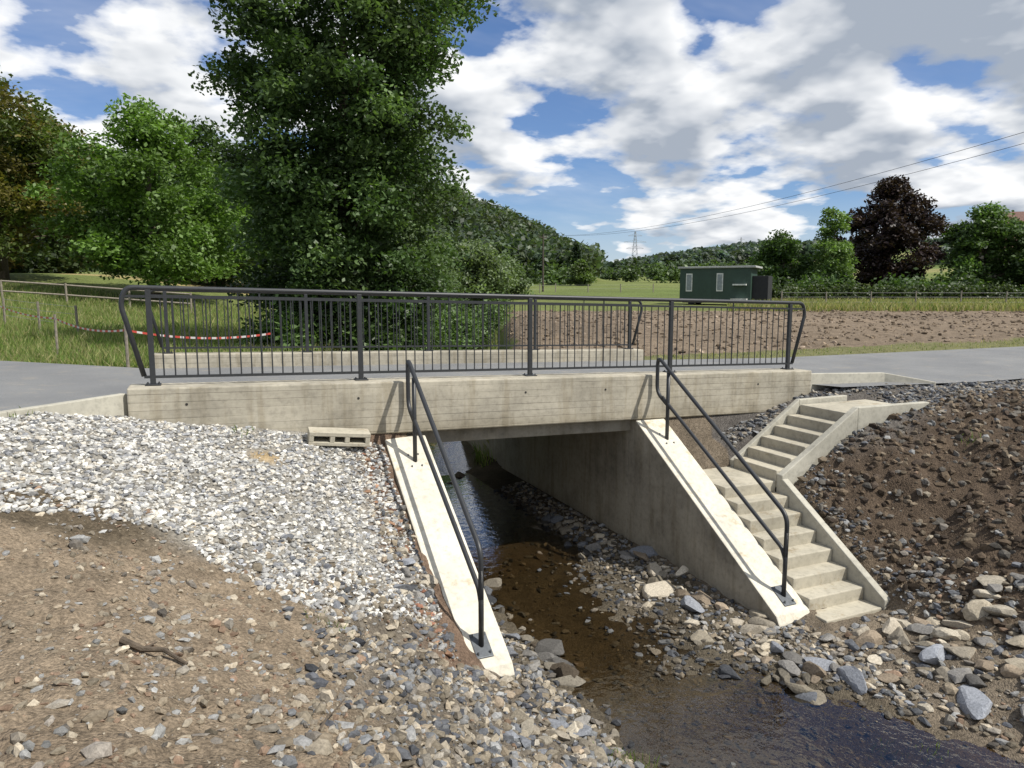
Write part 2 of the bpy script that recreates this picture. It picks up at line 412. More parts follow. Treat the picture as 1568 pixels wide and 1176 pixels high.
for xx in(.35,2.35,4.7,6.0,8.9):
    mb.tube([(xx,-.084,zb(xx)-.2),(xx,-.06,zb(xx)-.2)],.016,10)
mb.obj('tie_holes',[M_hole],br)
def railing(name,yc):
    e=empty(name,(4.9,yc,0))
    t=MB();Ht=1.14
    L=lambda x,h:(x-4.9,0,zb(x)+h)
    t.tube(fillet([L(-.09,.11),L(-.29,.95),L(-.23,Ht),L(2,Ht),L(7,Ht),L(10.08,Ht),L(10.14,.95),L(9.90,.11)],.13,6),.029,12)
    t.obj('top_rail',[M_steel],e,smooth=True)
    b=MB()
    for (h0,h1) in((.085,.115),(Ht-.115,Ht-.085)):
        b.box((-.09 if h0<.5 else -.27)-4.9,(9.90 if h0<.5 else 10.12)-4.9,-.02,.02,lambda x:zb(x+4.9)+h0,lambda x:zb(x+4.9)+h1)
    b.obj('horizontal_bars',[M_steel],e)
    b=MB()
    for i in range(5):
        xx=2.45*i-4.9
        b.box(xx-.03,xx+.03,-.026,.026,lambda x:zb(x+4.9)+.01,lambda x:zb(x+4.9)+Ht-.02)
        b.box(xx-.085,xx+.085,-.075,.075,lambda x:zb(x+4.9)+.002,lambda x:zb(x+4.9)+.016)
        for s in(-.06,.06):
            for q in(-.05,.05):b.tube([(xx+s,q,zb(xx+4.9)+.01),(xx+s,q,zb(xx+4.9)+.035)],.01,6)
    b.obj('posts',[M_steel],e,.004)
    b=MB()
    for i in range(4):
        for k in range(1,20):
            xx=2.45*i+k*2.45/20
            top=Ht-.02 if k==10 else Ht-.113
            b.tube([L(xx,.112),L(xx,top)],.0085 if k!=10 else .012,6)
    b.obj('balusters',[M_steel],e)
    return e
railing('bridge_railing',.21);railing('bridge_railing',5.19)
def handrail(name,xc,dz,yb_,ex):
    e=empty(name,(xc,0,0));w=lambda y:wt(y)+dz
    m=MB();ya=-.16
    up=lambda y:w(y)+1.0+ex*(y-yb_)/2.5;lo=lambda y:w(y)+.55
    m.tube(fillet([(0,-.42,lo(-.42)-.02),(0,ya,w(ya)+.52),(0,ya,up(ya)+.05),(0,yb_,up(yb_)),(0,yb_,w(yb_)+.5)],.13,7),.028,12)
    m.tube(fillet([(0,-.30,lo(-.30)),(0,-.45,lo(-.45)),(0,yb_+.06,lo(yb_+.06)),(0,yb_,lo(yb_)-.1)],.05,4),.026,12)
    m.tube([(0,-.44,w(-.44)),(0,-.44,up(-.44))],.028,12)
    m.tube([(0,yb_,w(yb_)),(0,yb_,up(yb_)-.2)],.028,12)
    m.obj('tubes',[M_steel],e,smooth=True)
    m=MB()
    for y in(-.44,yb_):
        m.hexa([(-.09,y-.12,w(y-.12)+.002),(.09,y-.12,w(y-.12)+.002),(.09,y+.12,w(y+.12)+.002),(-.09,y+.12,w(y+.12)+.002),
                (-.09,y-.12,w(y-.12)+.016),(.09,y-.12,w(y-.12)+.016),(.09,y+.12,w(y+.12)+.016),(-.09,y+.12,w(y+.12)+.016)])
        for s in(-.065,.065):
            for q in(-.09,.09):m.tube([(s,y+q,w(y+q)+.01),(s,y+q,w(y+q)+.045)],.011,6)
    m.obj('base_plates',[M_plate],e,.003)
handrail('stair_handrail',2.98,0,-2.76,.10);handrail('stair_handrail',6.86,-.03,-2.88,.02)
# stairs
st=empty('concrete_stairs');mb=MB()
z0=-3.80;rise=.163;run=.262
for i in range(7):
    mb.box(7.083,7.998+random.uniform(-.004,.0),-3.33+i*run+random.uniform(-.012,.012),-3.33+(i+1)*run+.038,z0+i*rise-.22,z0+i*rise+random.uniform(-.006,.006))
zl=z0+7*rise
mb.box(7.083,7.998,-1.5,-.52,zl-.3,zl)
mb.obj('lower_flight',[M_stair],st,.014)
mb=MB()
for i in range(1,6):
    mb.box(8.0+(i-1)*.26,8.0+i*.26+.03,-1.498,-.602,zl+i*.15-.25,zl+i*.15)
zt=zl+6*.15
mb.box(9.3,10.75,-1.498,-.602,zt-.2,zt)
mb.obj('upper_flight',[M_stair],st,.014)
mb=MB()
mb.obox((8.06,-3.36),(8.06,-1.5),.11,-4.3,-3.70,-3.0,zl+.12)
mb.obox((8.0,-1.56),(9.42,-1.56),.11,-3.0,zl+.10,zt-.3,zt+.09)
mb.obox((9.42,-1.56),(10.9,-1.60),.11,zt-.3,zt+.088,zt-.3,zt+.088)
mb.obox((8.0,-.55),(9.3,-.55),.09,-3.0,zl+.10,zt-.3,zt+.08)
mb.obox((9.3,-.55),(10.4,-.50),.09,zt-.3,zt+.078,zt-.3,zt+.078)
mb.obj('stringers',[M_kerb],st,.012)
# kerbs
k=empty('kerb');mb=MB()
mb.obox((-.30,.06),(-1.25,-.90),.10,-1.6,-1.13,-1.6,-1.13);mb.obox((-1.252,-.902),(-3.4,-3.1),.10,-1.6,-1.13,-1.6,-1.15)
mb.obox((10.08,.06),(11.9,.02),.1,-1.8,-1.36,-1.8,-1.42);mb.obox((11.9,.02),(12.7,-.42),.1,-1.8,-1.42,-1.8,-1.58)
mb.obj('edging',[M_kerb],k,.01)
# hollow concrete block
bl=empty('hollow_concrete_block',(2.05,-.30,-1.76));mb=MB()
Lb,Wb,Hb=.74,.24,.17
mb.box(-Lb/2,Lb/2,-Wb/2,-Wb/2+.22,-Hb/2,-Hb/2+.045);mb.box(-Lb/2,Lb/2,-Wb/2,-Wb/2+.22,Hb/2-.05,Hb/2)
for a in(-Lb/2,-.12,.06,Lb/2-.06):mb.box(a+.001,a+.059,-Wb/2+.002,-Wb/2+.218,-Hb/2+.046,Hb/2-.051)
mb.box(-Lb/2+.002,Lb/2-.002,Wb/2-.018,Wb/2,-Hb/2+.002,Hb/2-.002)
o=mb.obj('block',[M_stair],bl,.006);bl.rotation_euler=(.12,.10,-.05)
# ---------------------------------------------------------------- stones
ph=(1+5**.5)/2
ICO=np.array([(-1,ph,0),(1,ph,0),(-1,-ph,0),(1,-ph,0),(0,-1,ph),(0,1,ph),(0,-1,-ph),(0,1,-ph),(ph,0,-1),(ph,0,1),(-ph,0,-1),(-ph,0,1)])/math.sqrt(1+ph*ph)
IF=np.array([(0,11,5),(0,5,1),(0,1,7),(0,7,10),(0,10,11),(1,5,9),(5,11,4),(11,10,2),(10,7,6),(7,1,8),(3,9,4),(3,4,2),(3,2,6),(3,6,8),(3,8,9),(4,9,5),(2,4,11),(6,2,10),(8,6,7),(9,8,1)])
bm=bmesh.new();bmesh.ops.create_icosphere(bm,subdivisions=3,radius=1);bm.verts.ensure_lookup_table()
ICO3=np.array([v.co[:] for v in bm.verts]);IF3=np.array([[v.index for v in f.verts] for f in bm.faces]);bm.free()
def blocked(x,y):
    b=(x>2.64)&(x<3.29)&(y>-3.05)
    b|=(x>6.52)&(x<7.12)&(y>-3.15)
    b|=(x>7.0)&(x<8.12)&(y>-3.45)&(y<-.5)
    b|=(x>7.9)&(x<10.9)&(y>-1.64)&(y<-.48)
    b|=(y>-.1)&~((x>3.25)&(x<6.55)&(y<14))
    b|=(x<-.2)&(y>-.12+(x+.5)*1.0)
    return b
def stones(name,x,y,r,pal,sink=.25,flat=.65,free=False,jit=.25,zoff=0,hi=False,tilt=.35):
    if not free:
        k=~blocked(x,y);x,y,r=x[k],y[k],r[k]
    n=len(x);z=height(x,y)+r*sink+zoff
    B,FF=(ICO3,IF3) if hi else (ICO,IF);nv=len(B)
    P=np.repeat(B[None],n,0)*(1+(0 if hi else 1)*rng.uniform(-.12,.12,(n,nv,1)))
    for q in range(14 if hi else 6):
        nn=rng.normal(0,1,(n,3));nn/=np.linalg.norm(nn,axis=1,keepdims=True)
        d=rng.uniform(.42,.8,n)
        e=np.maximum(np.einsum('nvk,nk->nv',P,nn)-d[:,None],0)
        P=P-e[:,:,None]*nn[:,None,:]
    P*=1.25
    S=np.stack([rng.uniform(.85,1.5,n),rng.uniform(.6,1.,n),rng.uniform(.4,.85,n)*flat/.65],1)
    P=P*S[:,None,:]*r[:,None,None]
    a=rng.uniform(0,2*math.pi,n);t=rng.normal(0,tilt,n);ca,sa,ct,s_=np.cos(a),np.sin(a),np.cos(t),np.sin(t)
    Rz=np.zeros((n,3,3));Rz[:,0,0]=ca;Rz[:,0,1]=-sa;Rz[:,1,0]=sa;Rz[:,1,1]=ca;Rz[:,2,2]=1
    Rx=np.zeros((n,3,3));Rx[:,0,0]=1;Rx[:,1,1]=ct;Rx[:,1,2]=-s_;Rx[:,2,1]=s_;Rx[:,2,2]=ct
    P=np.einsum('nij,njk,nvk->nvi',Rz,Rx,P)
    P+=np.stack([x,y,z],1)[:,None,:]
    pal=np.array(pal);C=pal[rng.integers(0,len(pal),n)]*(1+rng.normal(0,jit,(n,1))).clip(.4,1.7)
    wet=((z<-3.94)&(x<7.4)&(x>3))[:,None];C=np.where(wet,C*.5,C)
    V=P.reshape(-1,3);F=(FF[None]+nv*np.arange(n)[:,None,None]).reshape(-1,3)
    return npmesh(name,V,F,[M_stone],np.repeat(C,nv,0).clip(0,.8))
def uni(n,x0,x1,y0,y1):return rng.uniform(x0,x1,n),rng.uniform(y0,y1,n)
def rad(n,a,b,p=2.2):return a+(b-a)*rng.random(n)**p
LG=[(.50,.49,.46),(.41,.405,.385),(.58,.57,.53),(.30,.295,.285),(.50,.465,.40),(.25,.255,.265)]
DG=[(.115,.12,.13),(.155,.16,.165),(.09,.094,.105),(.24,.24,.235),(.20,.175,.14),(.28,.255,.215)]
TN=[(.27,.225,.165),(.21,.18,.135),(.35,.305,.235),(.20,.18,.155),(.27,.27,.26),(.22,.155,.11)]
BR=[(.09,.068,.048),(.115,.087,.06),(.072,.055,.042),(.155,.125,.09),(.12,.11,.095)]
x,y=uni(36000,-4.0,2.70,-3.9,-.05);e=fbm(x*.8,y*.8,50,3);k=(y>-3.1-.5*e+np.where(x>1.3,(x-1.3)*.35,0))&((rng.random(len(x))<.85))&~((np.hypot(x-1.15,y+.75)<.22)&(rng.random(len(x))<.8))
stones('light_gravel',x[k],y[k],rad(k.sum(),.011,.034,1.8),LG)
x,y=uni(14000,.5,3.7,-7.5,-1.2);e=fbm(x,y,51,3)
k=((y<-2.5+.5*e)|(x>2.2))&(rng.random(len(x))<sst(.6,2.0,x+.5*e)*(.7+.6*fbm(x*2.2,y*2.2,58,2)))
stones('dark_gravel',x[k],y[k],rad(k.sum(),.010,.055,2.6),DG+TN[:3])
x,y=uni(24000,-3.5,2.9,-7.5,-2.4);k=rng.random(len(x))<np.clip(.5+fbm(x*1.5,y*1.5,55,3),.1,1)
stones('loose_stones',x[k],y[k],rad(k.sum(),.003,.030,3.2),TN,.1)
x,y=uni(420,-2.5,3.2,-6.8,-2.7);stones('field_stones',x,y,rad(420,.025,.065,2),TN+DG[3:],.05)
x,y=uni(13000,3.2,6.9,-8,4.0);e=fbm(x*.9,y*.9,52,3);bar=sst(4.8,5.6,x+.6*e+np.where(y<-3.4,(y+3.4)*1.1,0));k=rng.random(len(x))<np.clip(.14+bar*.85+(1-sst(3.4,3.9,x+.3*e))*.7,0,1)
stones('streambed_gravel',x[k],y[k],rad(k.sum(),.012,.05,2),DG+TN[:4])
x,y=uni(2400,6.0,8.8,-7.5,-3.0);k=(x>6.3+np.maximum(-4.3-y,0)*.45);stones('bank_gravel',x[k],y[k],rad(k.sum(),.008,.06,2.4),DG+TN)
xs_,ys_,rs_=[],[],[]
def blob(n,cx,cy,sx,sy,a,b):
    xs_.append(rng.normal(cx,sx,n));ys_.append(rng.normal(cy,sy,n));rs_.append(rad(n,a,b,1.6))
blob(22,3.75,-2.3,.22,.45,.06,.17);blob(34,6.25,-1.6,.22,.9,.06,.19);blob(60,7.2,-4.1,.65,.42,.05,.17)
blob(55,8.1,-5.2,.5,.6,.05,.19);blob(40,3.2,-3.9,.3,.4,.05,.11);blob(30,2.45,-1.7,.15,.7,.05,.13);blob(24,4.8,-5.0,.6,.7,.02,.06)
blob(24,3.7,1.5,.25,1.5,.06,.16);blob(14,4.4,6.6,.8,.8,.08,.2);blob(44,6.1,-3.5,.35,.4,.05,.15);blob(14,8.9,-4.4,.7,.8,.05,.12);blob(50,5.9,1.2,.3,1.0,.05,.14);blob(16,5.0,-2.0,.4,1,.03,.07)
RB=[(.31,.275,.22),(.37,.325,.25),(.23,.22,.205),(.26,.21,.155),(.20,.21,.23),(.39,.35,.28)]
stones('rubble_stones',np.concatenate(xs_),np.concatenate(ys_),np.concatenate(rs_),RB,.12,.55,hi=True,tilt=.25)
x=rng.normal(2.42,.10,90);y=rng.uniform(-3.2,-.3,90)
stones('brick_fragments',x,y,rad(90,.015,.06,1.5),[(.24,.12,.08),(.19,.11,.075),(.28,.17,.11)],.1,.4)
x,y=uni(18000,8.1,16,-8,-1.2);stones('soil_clods',x,y,rad(18000,.006,.07,4.2),BR,.1,.8)
x,y=uni(360,8.3,13,-7,-1.8);stones('bank_stones',x,y,rad(360,.02,.07,2.5),TN+DG[3:],.05,.8)
x,y=uni(15000,8.1,17,-4.2,-.05);e=fbm(x,y,53,3)
dens=np.clip(sst(-2.2,-1.2,y+.5*e)+ (1-sst(8.25,8.7,x+.4*e))*.7,0,1)*np.where(x>11,sst(-1.8,-.9,y+.5*e),1);k=rng.random(len(x))<dens
stones('verge_gravel',x[k],y[k],rad(k.sum(),.015,.05,2),DG)
x,y=uni(12000,5,60,6,45);k=PLOW(x,y)>0;stones('ploughed_clods',x[k],y[k],rad(k.sum(),.03,.10,2),[(.19,.148,.105),(.24,.19,.145),(.15,.115,.08)],.1,.7,True)
# ---------------------------------------------------------------- foliage
def leaves(C,size,cols,asp=.6,upb=.5):
    n=len(C)
    nr=rng.normal(0,1,(n,3));nr[:,2]=np.abs(nr[:,2])+upb;nr/=np.linalg.norm(nr,axis=1,keepdims=True)
    a=rng.normal(0,1,(n,3));t=np.cross(nr,a);t/=np.linalg.norm(t,axis=1,keepdims=True);b=np.cross(nr,t)
    s=(size*rng.uniform(.6,1.3,n))[:,None]
    V=np.stack([C-t*s,C+b*s*asp,C+t*s,C-b*s*asp],1).reshape(-1,3)
    F=np.arange(4*n).reshape(n,4)
    return V,F,np.repeat(cols,4,0)
def tree(name,R,D,ztop,prof,n,size,col,seed,trunk=.2,clumps=120,crad=.8,zlo=None,jit=.22,mixcol=None,lobe=.14):
    g=np.random.default_rng(seed)
    cx,cy=W(R,D);gz=float(height(np.array([cx]),np.array([cy]))[0])
    zl=gz+.6 if zlo is None else zlo
    tt,rr=zip(*prof)
    e=empty(name,(cx,cy,gz))
    H=ztop-zl
    t=[];
    while len(t)<clumps:
        q=g.random()
        if g.random()<(np.interp(q,tt,rr)/max(rr))**1.3+.08:t.append(q)
    t=np.array(t);r=np.interp(t,tt,rr);ang=g.uniform(0,2*math.pi,clumps);rf=g.uniform(.05,1,clumps)**.6
    lob=1+lobe*np.sin(ang*3+t*7+seed)+g.normal(0,lobe*.6,clumps)
    r=np.maximum(r-crad*.45,.2)
    px=np.cos(ang)*r*rf*lob;py=np.sin(ang)*r*rf*lob;pz=zl+t*H-gz
    cr=crad*g.uniform(.55,1.2,clumps)
    wts=(cr/cr.mean())**2
    idx=g.choice(clumps,n,p=wts/wts.sum())
    off=g.normal(0,.5,(n,3));ln=np.linalg.norm(off,axis=1,keepdims=True);off=off/np.maximum(ln,.01)*np.minimum(ln,1.15)
    off[:,2]*=.62
    drop=-.18*(off[:,0]**2+off[:,1]**2)
    P=np.stack([px[idx],py[idx],pz[idx]+drop*cr[idx]],1)+off*cr[idx][:,None]
    cc=np.array(col)[None]*(1+g.normal(0,jit,(clumps,1))).clip(.5,1.8)
    if mixcol is not None:
        k=g.random(clumps)<.35;cc[k]=np.array(mixcol)*(1+g.normal(0,jit,(k.sum(),1)))
    C=cc[idx]*(1+g.normal(0,.18,(n,1))).clip(.5,1.6)
    V,F,CC=leaves(P,size,C)
    npmesh('foliage',V,F,[M_leaf],CC.clip(0,1),e)
    mb=MB();pts=[(0,0,-.2)];hh=(zl-gz)+H*.86
    for i in range(1,9):
        f=i/8;pts.append((g.normal(0,.05)*f*2,g.normal(0,.05)*f*2,hh*f))
    mb.tube(pts,trunk,9,r2=trunk*.15)
    order=g.permutation(clumps)[:min(clumps,55)]
    for i in order:
        h0=max(.25,(pz[i]-.35*math.hypot(px[i],py[i])-.3));f=min(h0/hh,.98);k=f*8;a=int(k);fr=k-a
        s=Vector(pts[a]).lerp(Vector(pts[min(a+1,8)]),fr);en=Vector((px[i],py[i],pz[i]))
        md=s.lerp(en,.5)+Vector((g.normal(0,.1),g.normal(0,.1),.12*(en-s).length))
        mb.tube([s,s.lerp(md,.5)+Vector((0,0,.03)),md,en],trunk*.32*(1-f*.6),6,r2=.01)
    mb.obj('trunk_and_limbs',[M_bark],e,smooth=True)
    return e
tree('alder_tree',-4.75,21,12.6,[(0,2.2),(.1,3.0),(.22,3.3),(.45,3.8),(.65,3.75),(.8,3.3),(.92,2.2),(1,.7)],165000,.075,(.058,.10,.032),11,.2,400,.74,zlo=-1.1,lobe=.08,jit=.3,mixcol=(.09,.14,.05))
tree('broadleaf_tree',-19.2,39,9.7,[(0,4.2),(.2,5.4),(.45,5.0),(.7,3.9),(.9,2.3),(1,.8)],42000,.13,(.12,.20,.045),12,.3,130,1.1,zlo=1.3)
tree('broadleaf_tree',-29.5,42,12.0,[(0,4.2),(.3,5.4),(.6,5.2),(.85,3.8),(1,1)],36000,.14,(.09,.125,.03),13,.4,120,1.3,zlo=2.6,mixcol=(.13,.115,.03))
tree('broadleaf_tree',-22.5,56,12.5,[(0,4),(.3,5.4),(.6,5),(.85,3.6),(1,1)],20000,.18,(.055,.095,.024),14,.35,80,1.5,zlo=1.5)
tree('broadleaf_tree',-39,62,14.6,[(0,4),(.3,6.4),(.6,6),(.85,4.4),(1,1)],16000,.22,(.06,.095,.025),15,.4,80,1.7,zlo=2.5,mixcol=(.12,.10,.03))
tree('broadleaf_tree',-17.0,60,8.5,[(0,4.5),(.4,5),(.8,3.4),(1,1)],13000,.2,(.05,.09,.022),25,.35,60,1.5,zlo=1.2)
tree('willow_tree',-5.6,40,3.9,[(0,2.4),(.4,3.0),(.75,2.4),(1,.9)],20000,.11,(.14,.19,.09),16,.2,80,.8,zlo=-.9)
tree('willow_tree',-2.9,54,3.9,[(0,3.0),(.4,3.2),(.75,2.4),(1,.9)],18000,.14,(.135,.18,.085),17,.2,70,1.0,zlo=-.6)
tree('willow_tree',-.6,70,3.4,[(0,2.2),(.5,2.2),(1,.8)],9000,.17,(.11,.155,.065),27,.2,40,.9,zlo=-.3)
tree('copper_beech_tree',44.5,86,12.8,[(0,5.8),(.3,6.5),(.6,6.1),(.85,4.3),(1,1.6)],36000,.22,(.036,.022,.022),18,.4,130,1.4,zlo=.5,jit=.3,lobe=.08)
tree('birch_tree',34.4,78,9.2,[(0,2.0),(.4,2.7),(.8,2.1),(1,.9)],9000,.16,(.13,.20,.06),19,.12,70,.8,zlo=1.0)
tree('broadleaf_tree',30.6,82,6.9,[(0,3.4),(.4,3.6),(.8,2.4),(1,.8)],12000,.2,(.07,.12,.035),20,.25,50,1.2,zlo=.3)
tree('broadleaf_tree',52.0,80,9.0,[(0,4.2),(.4,4.8),(.8,3.6),(1,1.6)],18000,.2,(.075,.125,.036),21,.3,80,1.2,zlo=.6)
tree('broadleaf_tree',56.5,77,7.6,[(0,4.0),(.4,4.2),(.8,3.2),(1,1)],15000,.2,(.07,.115,.032),22,.3,70,1.2,zlo=.3)
tree('conifer_tree',14.2,160,11.0,[(0,2.2),(.3,1.8),(.7,1.1),(1,.5)],4000,.3,(.025,.045,.02),23,.2,40,.7,zlo=2.5)
tree('broadleaf_tree',13.5,140,6.2,[(0,2.8),(.5,3),(1,1.2)],4000,.3,(.09,.13,.04),24,.2,30,1.1,zlo=1.8)
def foliage_mass(name,items,size,col,seed,dens=1.0,jit=.25):
    g=np.random.default_rng(seed);PP=[];CC=[]
    for (R,D,hw,zt) in items:
        cx,cy=W(R,D);gz=float(height(np.array([cx]),np.array([cy]),False)[0]);h=max(zt-gz,.3)
        nc=9
        for q in range(nc):
            a=g.uniform(0,6.28);rr=hw*g.uniform(.1,.75);ccx=cx+math.cos(a)*rr;ccy=cy+math.sin(a)*rr
            cz=gz+h*g.uniform(.2,.85)*(1-.3*(rr/hw));cr=hw*g.uniform(.35,.6)
            m=int(dens*14*(cr/size)**2/2.2)+8
            o=g.normal(0,.5,(m,3));P=np.array([ccx,ccy,cz])+o*np.array([cr,cr,min(cr,h*.45)])
            P[:,2]=np.maximum(P[:,2],gz+.02)
            c0=np.array(col)*max(.5,1+g.normal(0,jit));PP.append(P);CC.append(c0*(1+g.normal(0,.15,(m,1))))
    P=np.concatenate(PP);C=np.concatenate(CC);V,F,C2=leaves(P,size,C)
    npmesh(name,V,F,[M_leaf],C2.clip(0,1))
foliage_mass('streamside_shrubs',[(-6.6,20,1.1,-.6),(-5.6,19,1.0,-.4),(-3.9,20,1.2,.1),(-2.9,21,1.0,-.2),(-4.7,22.5,1.6,.3),(-6.2,24,1.6,.2),(-3.0,24,1.3,.2),(-7.5,26,1.2,-.3),(-5,30,2,.6),(-8,36,2,.9),(-4,38,2,.8),(-2.4,27,1.0,-.2),(-2.6,32,1.4,.2),(-1.6,36,1.4,.3)],.08,(.10,.16,.05),31)
items=[];g=np.random.default_rng(5)
for i in range(26):items.append((-64+i*2.2+g.normal(0,.5),64+g.normal(0,3),2.4,3.2+g.uniform(0,3.5)))
foliage_mass('background_shrubs',items,.28,(.055,.09,.026),32,.8)
items=[(u*66,66+g.normal(0,.4),1.1,.75+g.normal(0,.06)) for u in np.arange(.36,.98,.016)]
foliage_mass('hedge',items,.13,(.06,.085,.03),33,.8,.15)
items=[(R_,74+g.normal(0,3),1.9,g.uniform(1.2,2.4)) for R_ in np.arange(27,70,2.6)]
foliage_mass('garden_shrubs',items,.22,(.065,.11,.032),34,.8)
items=[(R_,190+g.normal(0,20),3.5,g.uniform(5.2,8.0)) for R_ in list(np.arange(-6,20,2.4))+list(np.arange(36,70,3))]
foliage_mass('valley_bushes',items,.5,(.075,.115,.04),35,.6)
items=[(R_,330+g.normal(0,25),6,g.uniform(12,17)) for R_ in np.arange(26,150,5)]
foliage_mass('distant_tree_row',items,.9,(.07,.105,.045),36,.6)
def woods(name,n,ulo,uhi,dlo,dhi,hgt,size,col,seed,maskf=None):
    g=np.random.default_rng(seed);u=g.uniform(ulo,uhi,n);D=g.uniform(dlo,dhi,n);R=u*D
    x=CAM[0]+CY*R+SY*D;y=CAM[1]-SY*R+CY*D
    if maskf is not None:
        k=maskf(x,y,u,D);x,y,u,D=x[k],y[k],u[k],D[k];n=len(x)
    z=field(x,y);h=hgt*g.uniform(.6,1.25,n);m=64
    o=g.normal(0,1,(n,m,3));o/=np.linalg.norm(o,axis=2,keepdims=True);o*=g.uniform(.55,1.05,(n,m,1))
    o[:,:,2]=o[:,:,2]*.5+.55
    P=o*np.stack([h*.42,h*.42,h],1)[:,None,:]+np.stack([x,y,z],1)[:,None,:]
    c=np.array(col)*(1+g.normal(0,.28,(n,1))).clip(.4,1.8)+g.uniform(-.008,.02,(n,1))*np.array([1,.7,0])
    C=np.repeat(c,m,0)*(1+g.normal(0,.15,(n*m,1)))
    V,F,CC=leaves(P.reshape(-1,3),size,C);npmesh(name,V,F,[M_leaf],CC.clip(0,1))
woods('wooded_hill',3400,-.75,.115,190,375,9,1.0,(.06,.088,.05),41)
woods('distant_woods',2600,.12,.85,650,1050,14,3.0,(.07,.10,.085),42,lambda x,y,u,D:(vn(x/170,y/120,61)>-.12)|(D>980))
def grass(name,n,sampler,h0,h1,w,cols,seed):
    g=np.random.default_rng(seed);x,y=sampler(g,n);n=len(x);z=height(x,y)-.02
    h=g.uniform(h0,h1,n);a=g.uniform(0,6.28,n);lx=g.normal(0,.3,n)*h;ly=g.normal(0,.3,n)*h
    b=np.stack([x,y,z],1);t=b+np.stack([lx,ly,h],1);s=np.stack([np.cos(a)*w,np.sin(a)*w,np.zeros(n)],1)
    mid=b+np.stack([lx*.35,ly*.35,h*.6],1)
    V=np.stack([b-s,b+s,mid+s*.7,t,mid-s*.7],1).reshape(-1,3);F=np.arange(5*n).reshape(n,5)
    cols=np.array(cols);C=cols[g.integers(0,len(cols),n)]*(1+g.normal(0,.2,(n,1))).clip(.5,1.6)
    npmesh(name,V,F,[M_grass],np.repeat(C,5,0).clip(0,1))
GC=[(.16,.23,.06),(.20,.26,.075),(.13,.19,.05),(.28,.28,.12),(.36,.33,.18)]
def s1(g,n):
    D=14+26*g.random(n)**1.3;u=g.uniform(-.85,-.02,n);R=u*D;x=CAM[0]+CY*R+SY*D;y=CAM[1]-SY*R+CY*D
    k=(y>np.where(x<-.3,np.minimum(7.3,5.1+(-.3-x)*.8),5.6))&(PLOW(x,y)==0)&(np.abs(x-streamx(y))>1.3)&(vn(x*.8,y*.8,70)+.9*g.random(n)>.05)
    return x[k],y[k]
grass('meadow_grass',80000,s1,.10,.42,.012,GC,51)
def s2(g,n):
    D=g.uniform(45,60,n);u=g.uniform(.3,.9,n);R=u*D;return CAM[0]+CY*R+SY*D,CAM[1]-SY*R+CY*D
grass('field_margin_grass',26000,s2,.2,.6,.03,GC[2:]+[(.36,.31,.17)],52)
def s3(g,n):
    x=g.uniform(10.5,60,n);y=g.uniform(5.2,6.3,n);k=g.random(n)<.5+vn(x*.5,y,3);return x[k],y[k]
grass('verge_grass',4500,s3,.04,.12,.012,GC[2:],53)
def s4(g,n):
    cs=[(3.6,-4.35),(3.75,-4.5),(-1.6,-2.9),(5.9,-5.1),(6.2,-5.3),(9.8,-4.3),(10.5,-2.6),(9.0,-5.2),(-1.2,-.9),(1.4,-3.4),(1.0,-.3)]
    i=g.integers(0,len(cs),n);c=np.array(cs)[i];return c[:,0]+g.normal(0,.09,n),c[:,1]+g.normal(0,.07,n)
grass('weeds',400,s4,.03,.11,.005,GC[:3],54)
# ---------------------------------------------------------------- site hut
M_hut=simple('green_painted_sheet',(.03,.06,.045),.5,0,.15,3);M_wh=simple('white_frame',(.7,.7,.68),.5)
M_roof=simple('roof_felt',(.42,.42,.42),.8);M_glass=simple('window_glass',(.25,.28,.30),.15);M_dk=simple('dark_shed',(.02,.02,.024),.7)
hx,hy=W(16.6,57);hz=float(height(np.array([hx]),np.array([hy]))[0])
hut=empty('site_hut',(hx,hy,hz));hut.rotation_euler=(0,0,math.radians(-23.6-28))
hut.scale=(.98,1.0,1.1)
mb=MB();mb.box(-3.1,2.4,-1.5,1.25,.25,2.55);mb.obj('body',[M_hut],hut,.02)
mb=MB();mb.box(-3.25,2.75,-1.65,1.4,2.552,2.68);mb.obj('roof',[M_roof],hut,.02)
mb=MB();
for a in(-2.6,-.2):mb.box(a,a+.5,-1.53,-1.502,.95,2.2)
mb.box(1.2,2.0,-1.52,-1.502,.4,2.2,2);mb.box(1.1,2.1,-1.9,-1.53,1.35,1.45);mb.box(1.0,2.2,-2.0,-1.53,.1,.45)
mb.obj('window_frames',[M_wh,M_wh,M_hut],hut)
mb=MB()
for a in(-2.54,-.14):mb.box(a,a+.38,-1.54,-1.532,1.03,2.12)
mb.obj('panes',[M_glass],hut)
mb=MB();mb.box(2.42,3.6,-1.0,1.0,.2,2.0);mb.obj('annex',[M_dk],hut,.02)
mb=MB()
for a in(-2.2,1.6):
    for b in(-1.15,1.05):mb.tube([(a,b-.1,.3),(a,b+.1,.3)],.32,16)
mb.box(-3.0,2.3,-.9,.9,.15,.248);mb.obj('wheels',[M_dk],hut)
